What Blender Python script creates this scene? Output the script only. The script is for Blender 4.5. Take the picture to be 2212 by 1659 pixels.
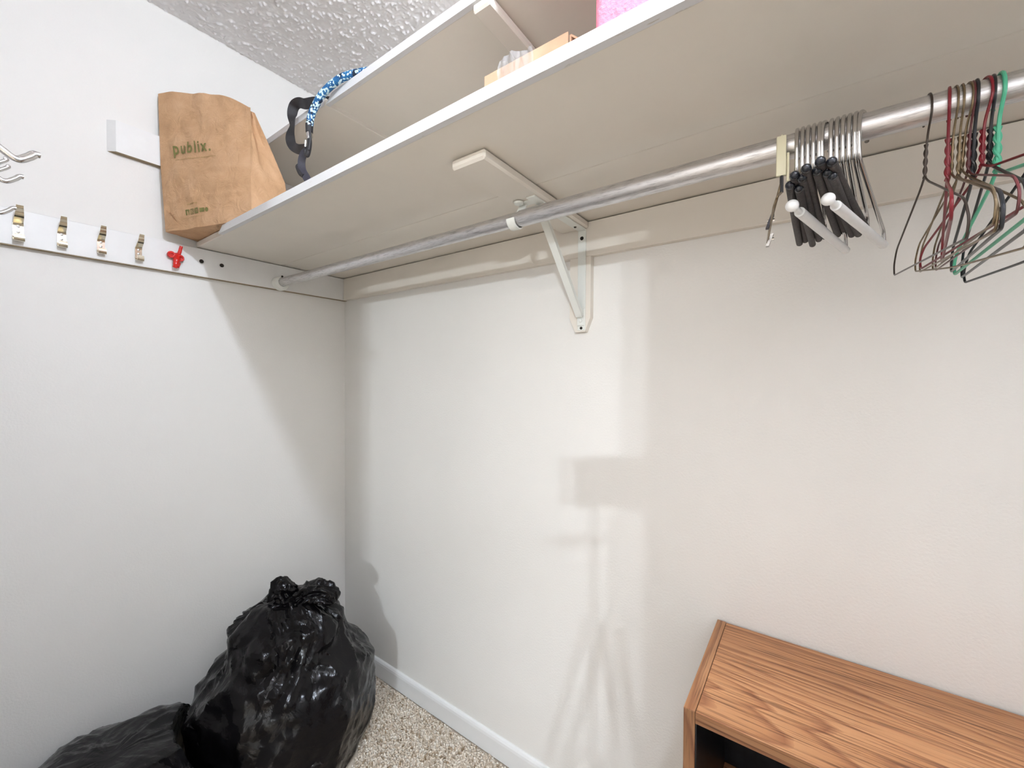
import bpy, bmesh, math, random
import numpy as np
from mathutils import Vector, Matrix, noise

for o in list(bpy.data.objects):
    bpy.data.objects.remove(o, do_unlink=True)
scene = bpy.context.scene
COL = scene.collection
R = math.radians
PI = math.pi

# ------------------------------------------------------------------ camera
CAM = Vector((1.7102, -1.0771, 1.2592))
yaw, pit, rol = R(35.8041), R(-0.9247), R(0.339)
fw = Vector((-math.sin(yaw)*math.cos(pit), math.cos(yaw)*math.cos(pit), math.sin(pit)))
rt = Vector((math.cos(yaw), math.sin(yaw), 0))
up = rt.cross(fw)
r2 = rt*math.cos(rol) + up*math.sin(rol)
u2 = -rt*math.sin(rol) + up*math.cos(rol)
cd = bpy.data.cameras.new('camera')
cam = bpy.data.objects.new('camera', cd)
COL.objects.link(cam)
cam.matrix_world = Matrix(((r2.x, u2.x, -fw.x, CAM.x), (r2.y, u2.y, -fw.y, CAM.y),
                           (r2.z, u2.z, -fw.z, CAM.z), (0, 0, 0, 1)))
cd.sensor_fit = 'HORIZONTAL'
cd.sensor_width = 36.0
cd.lens = 36.0*893.985/2212.0
cd.clip_start = 0.01
scene.camera = cam

# ------------------------------------------------------------------ world, light levels, exposure
world = bpy.data.worlds.new('world')
scene.world = world
world.use_nodes = True
world.node_tree.nodes['Background'].inputs[0].default_value = (0.5, 0.5, 0.5, 1)
world.node_tree.nodes['Background'].inputs[1].default_value = 0.05
CLOSET_BULB = 860.0          # emission strength of the bare closet bulb
VANITY_BULB = 2900.0          # emission strength of each bulb in the next room
HALL_FILL = 3.5           # emission strength of the unseen fill panel added in the next room
vs = scene.view_settings
vs.view_transform = 'Standard'
vs.look = 'None'
vs.exposure = 0.0
vs.gamma = 1.0
vs.use_curve_mapping = False

# ------------------------------------------------------------------ materials
def new_mat(name):
    m = bpy.data.materials.new(name)
    m.use_nodes = True
    nt = m.node_tree
    return m, nt, nt.nodes['Principled BSDF']

def nd(nt, typ, **kw):
    n = nt.nodes.new(typ)
    for k, v in kw.items():
        setattr(n, k, v)
    return n

def ramp(nt, fac, stops):
    r = nd(nt, 'ShaderNodeValToRGB')
    e = r.color_ramp.elements
    while len(e) < len(stops):
        e.new(0.5)
    for i, (p, c) in enumerate(stops):
        e[i].position = p
        e[i].color = (c[0], c[1], c[2], 1)
    nt.links.new(fac, r.inputs[0])
    return r.outputs[0]

def obj_coord(nt, scale=(1, 1, 1), rot=(0, 0, 0), loc=(0, 0, 0)):
    t = nd(nt, 'ShaderNodeTexCoord')
    m = nd(nt, 'ShaderNodeMapping')
    m.inputs['Scale'].default_value = scale
    m.inputs['Rotation'].default_value = rot
    m.inputs['Location'].default_value = loc
    nt.links.new(t.outputs['Object'], m.inputs[0])
    return m.outputs[0]

def noise_tex(nt, vec, scale, detail=3, rough=0.5, dist=0.0):
    n = nd(nt, 'ShaderNodeTexNoise')
    n.inputs['Scale'].default_value = scale
    n.inputs['Detail'].default_value = detail
    n.inputs['Roughness'].default_value = rough
    n.inputs['Distortion'].default_value = dist
    nt.links.new(vec, n.inputs['Vector'])
    return n.outputs['Fac']

def bump(nt, bs, height, strength, dist=0.002):
    b = nd(nt, 'ShaderNodeBump')
    b.inputs['Strength'].default_value = strength
    b.inputs['Distance'].default_value = dist
    nt.links.new(height, b.inputs['Height'])
    nt.links.new(b.outputs[0], bs.inputs['Normal'])

def simple(name, col, rough=0.5, metal=0.0, var=0.0, vscale=30, bstr=0.0, bscale=200, bdist=0.001, spec=0.5, coat=0.0):
    m, nt, bs = new_mat(name)
    bs.inputs['Roughness'].default_value = rough
    bs.inputs['Metallic'].default_value = metal
    bs.inputs['Specular IOR Level'].default_value = spec
    bs.inputs['Coat Weight'].default_value = coat
    c = obj_coord(nt)
    if var > 0:
        f = noise_tex(nt, c, vscale, 4, 0.6)
        lo = tuple(max(0, x*(1-var)) for x in col)
        hi = tuple(min(1, x*(1+var)) for x in col)
        nt.links.new(ramp(nt, f, [(0.3, lo), (0.7, hi)]), bs.inputs['Base Color'])
    else:
        bs.inputs['Base Color'].default_value = (*col, 1)
    if bstr > 0:
        bump(nt, bs, noise_tex(nt, c, bscale, 3), bstr, bdist)
    return m

M = {}
M['wall'] = simple('wall_paint', (0.845, 0.814, 0.765), 0.6, var=0.012, vscale=3, bstr=0.45, bscale=190, bdist=0.0014, spec=0.3)
M['ceil'] = simple('popcorn_paint', (0.87, 0.835, 0.82), 0.8, var=0.02, vscale=60, bstr=0.3, bscale=500, spec=0.2)
M['paint'] = simple('shelf_paint', (0.805, 0.74, 0.65), 0.45, var=0.02, vscale=6, bstr=0.12, bscale=90, bdist=0.001, spec=0.4)
M['base'] = simple('trim_paint', (0.85, 0.84, 0.82), 0.35, var=0.015, vscale=10, bstr=0.08, bscale=120, spec=0.5)
M['rail'] = simple('rail_paint', (0.82, 0.80, 0.77), 0.4, var=0.03, vscale=14, bstr=0.15, bscale=70, spec=0.45)

def worn_edge():
    m, nt, bs = new_mat('worn_white_edge')
    bs.inputs['Roughness'].default_value = 0.45
    c = obj_coord(nt, (6, 60, 60))
    f = noise_tex(nt, c, 3.5, 6, 0.7)
    nt.links.new(ramp(nt, f, [(0.0, (0.70, 0.69, 0.69)), (0.62, (0.70, 0.685, 0.68)), (0.67, (0.52, 0.47, 0.40)), (1, (0.45, 0.4, 0.34))]), bs.inputs['Base Color'])
    bump(nt, bs, f, 0.3, 0.001)
    return m
M['edge'] = worn_edge()
M['bracket'] = simple('bracket_enamel', (0.82, 0.82, 0.76), 0.3, var=0.01, spec=0.5)
M['dark_hole'] = simple('screw_dark', (0.03, 0.025, 0.02), 0.4, metal=0.6)

def rod_metal(name, col, sc):
    m, nt, bs = new_mat(name)
    bs.inputs['Metallic'].default_value = 1.0
    c = obj_coord(nt, (5, 60, 60))
    f = noise_tex(nt, c, sc, 6, 0.7)
    lo = tuple(x*0.55 for x in col)
    nt.links.new(ramp(nt, f, [(0.3, lo), (0.5, col), (1, tuple(min(1, x*1.15) for x in col))]), bs.inputs['Base Color'])
    nt.links.new(ramp(nt, f, [(0.2, (0.5,)*3), (0.8, (0.32,)*3)]), bs.inputs['Roughness'])
    bump(nt, bs, f, 0.2, 0.0008)
    return m
M['rod'] = rod_metal('galvanised_tube', (0.68, 0.67, 0.675), 6)
M['chrome'] = simple('chrome_wire', (0.60, 0.59, 0.585), 0.14, metal=1.0)
M['hookmetal'] = simple('hook_metal', (0.80, 0.74, 0.60), 0.18, metal=1.0, var=0.06, vscale=80)
M['steel'] = simple('dull_steel', (0.5, 0.49, 0.47), 0.35, metal=1.0, var=0.1, vscale=200)
M['foam'] = simple('black_foam', (0.06, 0.052, 0.05), 0.6, var=0.35, vscale=300, bstr=0.4, bscale=600, spec=0.25)
M['blackball'] = simple('black_vinyl', (0.012, 0.014, 0.02), 0.22)
M['whitefoam'] = simple('white_vinyl_tube', (0.88, 0.87, 0.85), 0.45, var=0.02, vscale=60)
M['whiteball'] = simple('white_plastic_tip', (0.90, 0.89, 0.87), 0.3)
M['cream'] = simple('cream_plastic', (0.80, 0.74, 0.52), 0.35)
M['socket'] = simple('ivory_socket', (0.88, 0.87, 0.80), 0.35)
M['red'] = simple('red_plastic', (0.62, 0.018, 0.012), 0.25, spec=0.5)
M['wbrown'] = simple('brown_wire', (0.20, 0.145, 0.085), 0.32, metal=0.65, var=0.3, vscale=120)
M['wblack'] = simple('black_wire', (0.012, 0.013, 0.016), 0.3)
M['wdark'] = simple('dark_bronze_wire', (0.055, 0.04, 0.032), 0.28, metal=0.5)
M['wred'] = simple('red_wire', (0.20, 0.012, 0.02), 0.3)
M['wgreen'] = simple('green_wire', (0.10, 0.50, 0.30), 0.35)
M['wmaroon'] = simple('maroon_wire', (0.10, 0.02, 0.022), 0.3)
M['strap'] = simple('black_webbing', (0.02, 0.018, 0.02), 0.6, var=0.3, vscale=300, bstr=0.5, bscale=700)
M['strap2'] = simple('slate_webbing', (0.032, 0.03, 0.042), 0.5, var=0.3, vscale=300)
M['pink'] = simple('pink_foam', (0.93, 0.25, 0.34), 0.85, var=0.12, vscale=160, bstr=0.6, bscale=220, bdist=0.003, spec=0.15)
M['card'] = simple('cardboard', (0.52, 0.335, 0.215), 0.75, var=0.07, vscale=25, bstr=0.1, bscale=200, spec=0.2)
M['green_print'] = simple('green_print', (0.20, 0.185, 0.06), 0.7, var=0.15, vscale=400, spec=0.2)
M['faint_print'] = simple('faint_print', (0.40, 0.27, 0.11), 0.75, spec=0.2)
M['black_int'] = simple('black_laminate', (0.012, 0.013, 0.016), 0.3, var=0.5, vscale=40, spec=0.4)
M['phone'] = simple('phone_black', (0.02, 0.02, 0.022), 0.3)
M['raw'] = simple('raw_wood_edge', (0.36, 0.28, 0.18), 0.7, var=0.15, vscale=40, spec=0.2)
M['ring'] = simple('cream_ring', (0.80, 0.74, 0.60), 0.4)
M['band'] = simple('tan_band', (0.45, 0.36, 0.22), 0.5)

def paper_mat():
    m, nt, bs = new_mat('kraft_paper')
    bs.inputs['Roughness'].default_value = 0.72
    bs.inputs['Specular IOR Level'].default_value = 0.25
    c = obj_coord(nt)
    f1 = noise_tex(nt, c, 14, 5, 0.6)
    f2 = noise_tex(nt, obj_coord(nt, (1, 1, 2.2)), 420, 3, 0.7)
    mx = nd(nt, 'ShaderNodeMath', operation='MULTIPLY_ADD')
    nt.links.new(f2, mx.inputs[0]); mx.inputs[1].default_value = 0.35
    nt.links.new(f1, mx.inputs[2])
    nt.links.new(ramp(nt, mx.outputs[0], [(0.35, (0.44, 0.255, 0.13)), (0.62, (0.56, 0.335, 0.18)), (0.95, (0.64, 0.40, 0.235))]), bs.inputs['Base Color'])
    bump(nt, bs, noise_tex(nt, c, 26, 5, 0.6, 0.8), 0.55, 0.010)
    return m
M['paper'] = paper_mat()

def rope_mat():
    m, nt, bs = new_mat('blue_braid')
    bs.inputs['Roughness'].default_value = 0.7
    c = obj_coord(nt, (1, 1, 1.0))
    v = nd(nt, 'ShaderNodeTexVoronoi')
    v.inputs['Scale'].default_value = 190
    nt.links.new(c, v.inputs['Vector'])
    big = noise_tex(nt, c, 45, 2, 0.5)
    col = ramp(nt, big, [(0.40, (0.004, 0.012, 0.03)), (0.47, (0.01, 0.10, 0.27)), (0.60, (0.015, 0.13, 0.30))])
    fl = ramp(nt, v.outputs['Color'], [(0.60, (0, 0, 0)), (0.63, (1, 1, 1))])
    mix = nd(nt, 'ShaderNodeMix', data_type='RGBA')
    nt.links.new(fl, mix.inputs['Factor'])
    nt.links.new(col, mix.inputs['A'])
    mix.inputs['B'].default_value = (0.62, 0.80, 0.84, 1)
    nt.links.new(mix.outputs['Result'], bs.inputs['Base Color'])
    bump(nt, bs, v.outputs['Distance'], 0.6, 0.002)
    return m
M['rope'] = rope_mat()

def oak_mat(name, axis, dark=1.0, off=(0, 0, 0)):
    # axis = grain direction
    m, nt, bs = new_mat(name)
    bs.inputs['Roughness'].default_value = 0.38
    bs.inputs['Specular IOR Level'].default_value = 0.45
    s = [1.0, 1.0, 1.0]
    s[axis] = 0.10
    c = obj_coord(nt, tuple(s), loc=off)
    n1 = nd(nt, 'ShaderNodeTexNoise')
    n1.inputs['Scale'].default_value = 9
    n1.inputs['Detail'].default_value = 2
    nt.links.new(c, n1.inputs['Vector'])
    mixv = nd(nt, 'ShaderNodeMix', data_type='VECTOR')
    mixv.inputs['Factor'].default_value = 0.10
    nt.links.new(c, mixv.inputs[4]); nt.links.new(n1.outputs['Color'], mixv.inputs[5])
    w = nd(nt, 'ShaderNodeTexWave', wave_type='RINGS', wave_profile='SAW')
    w.rings_direction = 'SPHERICAL'
    w.inputs['Scale'].default_value = 30
    w.inputs['Distortion'].default_value = 2.0
    w.inputs['Detail'].default_value = 3
    w.inputs['Detail Scale'].default_value = 1.4
    nt.links.new(mixv.outputs[1], w.inputs['Vector'])
    s2 = [330.0, 330.0, 330.0]
    s2[axis] = 7.0
    pores = noise_tex(nt, obj_coord(nt, tuple(s2)), 1.0, 3, 0.65)
    s3 = [5.0, 5.0, 5.0]
    s3[axis] = 0.8
    tone = noise_tex(nt, obj_coord(nt, tuple(s3)), 1.0, 3, 0.5)
    a = ramp(nt, w.outputs['Fac'], [(0.0, (0.50, 0.25, 0.115)), (0.6, (0.44, 0.205, 0.088)), (0.86, (0.29, 0.115, 0.048)), (1.0, (0.46, 0.22, 0.10))])
    b = ramp(nt, pores, [(0.34, (0.40, 0.34, 0.30)), (0.50, (1, 1, 1))])
    t = ramp(nt, tone, [(0.25, (0.80, 0.76, 0.74)), (0.75, (1.1, 1.08, 1.05))])
    m1 = nd(nt, 'ShaderNodeMix', data_type='RGBA', blend_type='MULTIPLY')
    m1.inputs['Factor'].default_value = 1.0
    nt.links.new(a, m1.inputs['A']); nt.links.new(b, m1.inputs['B'])
    m2 = nd(nt, 'ShaderNodeMix', data_type='RGBA', blend_type='MULTIPLY')
    m2.inputs['Factor'].default_value = 1.0
    nt.links.new(m1.outputs['Result'], m2.inputs['A']); nt.links.new(t, m2.inputs['B'])
    hs = nd(nt, 'ShaderNodeHueSaturation')
    hs.inputs['Value'].default_value = dark
    nt.links.new(m2.outputs['Result'], hs.inputs['Color'])
    nt.links.new(hs.outputs[0], bs.inputs['Base Color'])
    bump(nt, bs, pores, 0.12, 0.0006)
    return m
M['oak_x'] = oak_mat('oak_veneer_long', 0, 1.12, (0.017, 0.035, -0.675))
M['oak_y'] = oak_mat('oak_edge_deep', 1, 0.95, (0.3, 0.05, 0.1))
M['oak_e'] = oak_mat('oak_front_edge_shaded', 0, 0.62, (0.2, 0.3, 0.1))  # same oak darkened: shade on the top's front edge is in the colour
M['oak_z'] = oak_mat('oak_upright_shaded', 2, 0.62, (0.3, 0.1, 0.02))  # darkened oak too, carries the shade of the upright front edge

def plastic_bag_mat():
    m, nt, bs = new_mat('black_bin_liner')
    bs.inputs['Base Color'].default_value = (0.004, 0.0035, 0.004, 1)
    bs.inputs['Roughness'].default_value = 0.19
    bs.inputs['Specular IOR Level'].default_value = 0.22
    c = obj_coord(nt)
    f = noise_tex(nt, c, 11, 4, 0.5, 1.8)
    v = nd(nt, 'ShaderNodeTexVoronoi')
    v.inputs['Scale'].default_value = 15
    nt.links.new(c, v.inputs['Vector'])
    ad = nd(nt, 'ShaderNodeMath', operation='MULTIPLY_ADD')
    nt.links.new(v.outputs['Distance'], ad.inputs[0]); ad.inputs[1].default_value = 0.45
    nt.links.new(f, ad.inputs[2])
    bump(nt, bs, ad.outputs[0], 0.30, 0.014)
    return m
M['liner'] = plastic_bag_mat()

def clear_plastic():
    m, nt, bs = new_mat('clear_wrap')
    bs.inputs['Base Color'].default_value = (0.60, 0.60, 0.61, 1)
    bs.inputs['Roughness'].default_value = 0.2
    bs.inputs['Alpha'].default_value = 0.30
    bs.inputs['Transmission Weight'].default_value = 0.25
    bump(nt, bs, noise_tex(nt, obj_coord(nt), 90, 4, 0.6), 0.6, 0.004)
    return m
M['clear'] = clear_plastic()

def carpet_mat(name, island):
    m, nt, bs = new_mat(name)
    bs.inputs['Roughness'].default_value = 0.9
    bs.inputs['Specular IOR Level'].default_value = 0.1
    if island:
        g = nd(nt, 'ShaderNodeNewGeometry')
        f = g.outputs['Random Per Island']
    else:
        f = noise_tex(nt, obj_coord(nt), 300, 3)
    nt.links.new(ramp(nt, f, [(0.0, (0.34, 0.25, 0.16)), (0.2, (0.66, 0.55, 0.43)), (0.6, (0.80, 0.70, 0.58)), (1.0, (0.93, 0.86, 0.76))]), bs.inputs['Base Color'])
    return m
M['carpet'] = carpet_mat('carpet_backing', False)
M['pile'] = carpet_mat('carpet_yarn', True)

def emit_mat(name, col, s):
    m, nt, bs = new_mat(name)
    bs.inputs['Base Color'].default_value = (0.9, 0.9, 0.9, 1)
    bs.inputs['Emission Color'].default_value = (*col, 1)
    bs.inputs['Emission Strength'].default_value = s
    return m
M['bulb'] = emit_mat('closet_bulb_glow', (0.76, 0.865, 1.02), CLOSET_BULB)
M['vbulb'] = emit_mat('vanity_bulb_glow', (0.80, 0.90, 1.0), VANITY_BULB)
M['fill_glow'] = emit_mat('fill_panel_glow', (1.0, 0.965, 0.98), HALL_FILL)  # glow of the added fill panel, not a known source
M['porcelain'] = simple('porcelain', (0.85, 0.85, 0.83), 0.25)

# ------------------------------------------------------------------ mesh helpers
class MB:
    def __init__(self):
        self.v = []
        self.f = []
        self.smooth = []

    def add(self, verts, faces, smooth=False):
        n = len(self.v)
        self.v += [tuple(p) for p in verts]
        self.f += [tuple(i+n for i in f) for f in faces]
        self.smooth += [smooth]*len(faces)
        return self

    def box(self, x0, x1, y0, y1, z0, z1, bev=0.0, seg=1):
        if bev <= 0:
            v = [(x0, y0, z0), (x1, y0, z0), (x1, y1, z0), (x0, y1, z0), (x0, y0, z1), (x1, y0, z1), (x1, y1, z1), (x0, y1, z1)]
            f = [(0, 3, 2, 1), (4, 5, 6, 7), (0, 1, 5, 4), (1, 2, 6, 5), (2, 3, 7, 6), (3, 0, 4, 7)]
            return self.add(v, f)
        bm = bmesh.new()
        bmesh.ops.create_cube(bm, size=1)
        for p in bm.verts:
            p.co = Vector(((x0+x1)/2+p.co.x*(x1-x0), (y0+y1)/2+p.co.y*(y1-y0), (z0+z1)/2+p.co.z*(z1-z0)))
        bmesh.ops.bevel(bm, geom=bm.edges[:], offset=bev, segments=seg, affect='EDGES', profile=0.5)
        bm.verts.index_update()
        self.add([p.co for p in bm.verts], [[q.index for q in f.verts] for f in bm.faces], seg > 1)
        bm.free()
        return self

    def tube(self, pts, rad, n=10, caps=True, twist=0.0, sy=1.0):
        pts = [Vector(p) for p in pts]
        k = len(pts)
        rads = rad if isinstance(rad, (list, tuple)) else [rad]*k
        t0 = (pts[1]-pts[0]).normalized()
        a = Vector((0, 0, 1)) if abs(t0.z) < 0.9 else Vector((1, 0, 0))
        nrm = (a - t0*a.dot(t0)).normalized()
        vs_, fs = [], []
        for i, p in enumerate(pts):
            if i == 0: t = t0
            elif i == k-1: t = (pts[-1]-pts[-2]).normalized()
            else: t = ((pts[i+1]-p).normalized()+(p-pts[i-1]).normalized()).normalized()
            nrm = (nrm - t*nrm.dot(t))
            if nrm.length < 1e-6: nrm = t.orthogonal()
            nrm.normalize()
            b = t.cross(nrm)
            for j in range(n):
                ang = 2*PI*j/n + twist*i
                vs_.append(p + (nrm*math.cos(ang) + b*math.sin(ang)*sy)*rads[i])
        for i in range(k-1):
            for j in range(n):
                q = (j+1) % n
                fs.append((i*n+j, i*n+q, (i+1)*n+q, (i+1)*n+j))
        if caps:
            fs.append(tuple(range(n-1, -1, -1)))
            fs.append(tuple((k-1)*n+j for j in range(n)))
        return self.add(vs_, fs, True)

    def lathe(self, prof, center=(0, 0, 0), axis='z', n=24, cap=True):
        vs_, fs = [], []
        c = Vector(center)
        for (r, h) in prof:
            for j in range(n):
                a = 2*PI*j/n
                if axis == 'z': p = Vector((r*math.cos(a), r*math.sin(a), h))
                elif axis == 'x': p = Vector((h, r*math.cos(a), r*math.sin(a)))
                else: p = Vector((r*math.sin(a), h, r*math.cos(a)))
                vs_.append(c+p)
        for i in range(len(prof)-1):
            for j in range(n):
                q = (j+1) % n
                fs.append((i*n+j, i*n+q, (i+1)*n+q, (i+1)*n+j))
        if cap:
            fs.append(tuple(range(n-1, -1, -1)))
            fs.append(tuple((len(prof)-1)*n+j for j in range(n)))
        return self.add(vs_, fs, True)

    def ball(self, c, r, n=14, m=9, sc=(1, 1, 1)):
        prof = []
        vs_, fs = [], []
        for i in range(m+1):
            th = PI*i/m
            for j in range(n):
                a = 2*PI*j/n
                vs_.append((c[0]+r*sc[0]*math.sin(th)*math.cos(a), c[1]+r*sc[1]*math.sin(th)*math.sin(a), c[2]+r*sc[2]*math.cos(th)))
        for i in range(m):
            for j in range(n):
                q = (j+1) % n
                fs.append((i*n+j, (i+1)*n+j, (i+1)*n+q, i*n+q))
        return self.add(vs_, fs, True)

    def prism(self, poly, fn, d0, d1):
        """poly: 2d outline (ccw), fn(a,b,d) -> 3d point, extruded from d0 to d1"""
        n = len(poly)
        vs_ = [fn(a, b, d0) for a, b in poly] + [fn(a, b, d1) for a, b in poly]
        fs = [tuple(range(n-1, -1, -1)), tuple(range(n, 2*n))]
        for i in range(n):
            q = (i+1) % n
            fs.append((i, q, n+q, n+i))
        return self.add(vs_, fs)

    def ribbon(self, pts, wdirs, width, thick):
        pts = [Vector(p) for p in pts]
        k = len(pts)
        vs_, fs = [], []
        for i, p in enumerate(pts):
            t = (pts[min(i+1, k-1)]-pts[max(i-1, 0)]).normalized()
            w = Vector(wdirs[i]); w = (w - t*w.dot(t)).normalized()
            nn = t.cross(w)
            wd = width[i] if isinstance(width, (list, tuple)) else width
            for a, b in ((-1, -1), (1, -1), (1, 1), (-1, 1)):
                vs_.append(p + w*(a*wd/2) + nn*(b*thick/2))
        for i in range(k-1):
            for j in range(4):
                q = (j+1) % 4
                fs.append((i*4+j, i*4+q, (i+1)*4+q, (i+1)*4+j))
        fs.append((3, 2, 1, 0)); fs.append(tuple((k-1)*4+j for j in range(4)))
        return self.add(vs_, fs, True)

    def build(self, name, mat, parent=None, origin=(0, 0, 0), autosmooth=True):
        me = bpy.data.meshes.new(name)
        ox, oy, oz = origin
        me.from_pydata([(x-ox, y-oy, z-oz) for x, y, z in self.v], [], self.f)
        me.update()
        bm = bmesh.new(); bm.from_mesh(me)
        bmesh.ops.recalc_face_normals(bm, faces=bm.faces[:])
        bm.to_mesh(me); bm.free()
        me.polygons.foreach_set('use_smooth', self.smooth)
        if any(self.smooth) and autosmooth:
            me.set_sharp_from_angle(angle=R(40))
        me.materials.append(M[mat] if isinstance(mat, str) else mat)
        o = bpy.data.objects.new(name, me)
        COL.objects.link(o)
        if parent is not None:
            o.parent = parent
        else:
            o.location = origin
        return o

def tag(o, label=None, cat=None, group=None, kind=None):
    if label: o['label'] = label
    if cat: o['category'] = cat
    if group: o['group'] = group
    if kind: o['kind'] = kind
    return o

def empty(name, loc, label, cat, group=None, rz=0.0):
    o = bpy.data.objects.new(name, None)
    o.empty_display_size = 0.05
    COL.objects.link(o)
    o.location = loc
    o.rotation_euler = (0, 0, rz)
    return tag(o, label, cat, group)

def struct(name, mb, mat):
    return tag(mb.build(name, mat), kind='structure')

def catmull(pts, per=8):
    pts = [Vector(p) for p in pts]
    out = []
    n = len(pts)
    for i in range(n-1):
        p0, p1, p2, p3 = pts[max(i-1, 0)], pts[i], pts[i+1], pts[min(i+2, n-1)]
        for j in range(per):
            t = j/per
            out.append(0.5*((2*p1)+(p2-p0)*t+(2*p0-5*p1+4*p2-p3)*t*t+(3*p1-p0-3*p2+p3)*t**3))
    out.append(pts[-1])
    return out

def fillet(pts, rad, seg=5):
    """polyline with rounded corners"""
    pts = [Vector(p) for p in pts]
    out = [pts[0]]
    for i in range(1, len(pts)-1):
        a, b, c = pts[i-1], pts[i], pts[i+1]
        r = rad[i] if isinstance(rad, (list, tuple)) else rad
        d = min(r, (a-b).length*0.45, (c-b).length*0.45)
        p, q = b+(a-b).normalized()*d, b+(c-b).normalized()*d
        for j in range(seg+1):
            t = j/seg
            out.append((1-t)**2*p+2*t*(1-t)*b+t*t*q)
    out.append(pts[-1])
    return out

rng = np.random.default_rng(7)
random.seed(5)

# ------------------------------------------------------------------ the room
H = 2.44
XR = 2.70          # right wall of the closet
YF = -1.20         # inner face of the front wall (doorway side)
WT = 0.10
DX0, DX1, DH = 1.01, 1.872, 2.05
struct('wall_left', MB().box(-WT, 0, YF-WT, WT, -0.1, H+0.1), 'wall')
struct('wall_back', MB().box(0, XR, 0, WT, -0.1, H+0.1), 'wall')
struct('wall_right', MB().box(XR, XR+WT, YF-WT, WT, -0.1, H+0.1), 'wall')
m = MB()
m.box(0, DX0, YF-WT, YF, -0.1, H+0.1).box(DX1, XR, YF-WT, YF, -0.1, H+0.1).box(DX0, DX1, YF-WT, YF, DH, H+0.1)
struct('wall_front', m, 'wall')
m = MB()
m.box(DX0-0.06, DX0, YF, YF+0.012, 0, DH+0.06, 0.003).box(DX1, DX1+0.06, YF, YF+0.012, 0, DH+0.06, 0.003).box(DX0, DX1, YF, YF+0.012, DH, DH+0.06, 0.003)
struct('trim_1', m, 'base')
struct('floor', MB().box(0, XR, YF-WT, 0, -0.1, -0.006), 'carpet')
# textured ceiling: real relief, not a pattern
step = 0.0032
nx, ny = int(XR/step)+1, int(1.2/step)+1
g = rng.standard_normal((ny, nx))
fy = np.fft.fftfreq(ny, step)[:, None]; fx = np.fft.fftfreq(nx, step)[None, :]
sg = 0.0027
G = np.exp(-2*(PI*sg)**2*(fx**2+fy**2))
hm = np.real(np.fft.ifft2(np.fft.fft2(g)*G)); hm /= hm.std()
sg2 = 0.0022
G2 = np.exp(-2*(PI*sg2)**2*(fx**2+fy**2))
hm2 = np.real(np.fft.ifft2(np.fft.fft2(rng.standard_normal((ny, nx)))*G2)); hm2 /= hm2.std()
hgt = 0.0040*np.clip(hm-0.55, 0, 1.3) + 0.0005*np.clip(hm2, -1, 2)
X, Y = np.meshgrid(np.linspace(0, XR, nx), np.linspace(-1.2, 0, ny))
V = np.stack([X, Y, H-hgt], -1).reshape(-1, 3)
idx = np.arange(nx*ny).reshape(ny, nx)
F = np.stack([idx[:-1, :-1], idx[1:, :-1], idx[1:, 1:], idx[:-1, 1:]], -1).reshape(-1, 4)

def np_mesh(name, V, F, mat, smooth=True):
    me = bpy.data.meshes.new(name)
    k = F.shape[1]
    me.vertices.add(len(V)); me.vertices.foreach_set('co', V.astype(np.float32).ravel())
    me.loops.add(F.size); me.loops.foreach_set('vertex_index', F.astype(np.int32).ravel())
    me.polygons.add(len(F)); me.polygons.foreach_set('loop_start', np.arange(0, F.size, k, dtype=np.int32))
    me.polygons.foreach_set('use_smooth', np.full(len(F), smooth))
    me.update(calc_edges=True)
    me.validate()
    me.materials.append(M[mat])
    o = bpy.data.objects.new(name, me)
    COL.objects.link(o)
    return o
ceil = tag(np_mesh('ceiling', V, F, 'ceil'), kind='structure')
struct('ceiling_slab', MB().box(0, XR, YF-WT, 0, H+0.012, H+0.1), 'ceil')

# cut pile: tens of thousands of small yarn tufts
sp = 0.0068
tx, ty = np.meshgrid(np.arange(0.004, XR-0.004, sp), np.arange(YF+0.004, -0.013, sp))
tx = tx.ravel()+rng.uniform(-.003, .003, tx.size); ty = ty.ravel()+rng.uniform(-.003, .003, ty.size)
N = tx.size
keep = ~((((tx-0.34)**2+(ty+0.415)**2) < 0.215**2) | (((tx-0.27)**2+((ty+0.83)/1.1)**2) < 0.235**2) | ((tx > 1.538) & (tx < 2.172) & (ty > -0.33)))
tx, ty = tx[keep], ty[keep]
N = tx.size
hh = rng.uniform(.007, .0115, N); rr = rng.uniform(.0022, .0036, N)
la = rng.uniform(0, 2*PI, N); ll = rng.uniform(0.001, .0055, N); a0 = rng.uniform(0, 2*PI, N)
vv = np.zeros((N, 9, 3))
for j in range(4):
    a = a0+j*PI/2
    vv[:, j] = np.stack([tx+rr*np.cos(a), ty+rr*np.sin(a), np.full(N, -.0062)], -1)
    vv[:, 4+j] = np.stack([tx+ll*.7*np.cos(la)+rr*1.15*np.cos(a+.5), ty+ll*.7*np.sin(la)+rr*1.15*np.sin(a+.5), -.006+hh*.75], -1)
vv[:, 8] = np.stack([tx+ll*np.cos(la), ty+ll*np.sin(la), -.006+hh], -1)
ft = []
for j in range(4):
    q = (j+1) % 4
    ft += [(j, q, 4+q), (j, 4+q, 4+j), (4+j, 4+q, 8)]
ft = np.array(ft)
Fp = (ft[None]+9*np.arange(N)[:, None, None]).reshape(-1, 3)
pile = np_mesh('carpet_pile', vv.reshape(-1, 3), Fp, 'pile', False)
tag(pile, 'beige speckled cut pile carpet covering the closet floor', 'carpet', kind='stuff')

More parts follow.
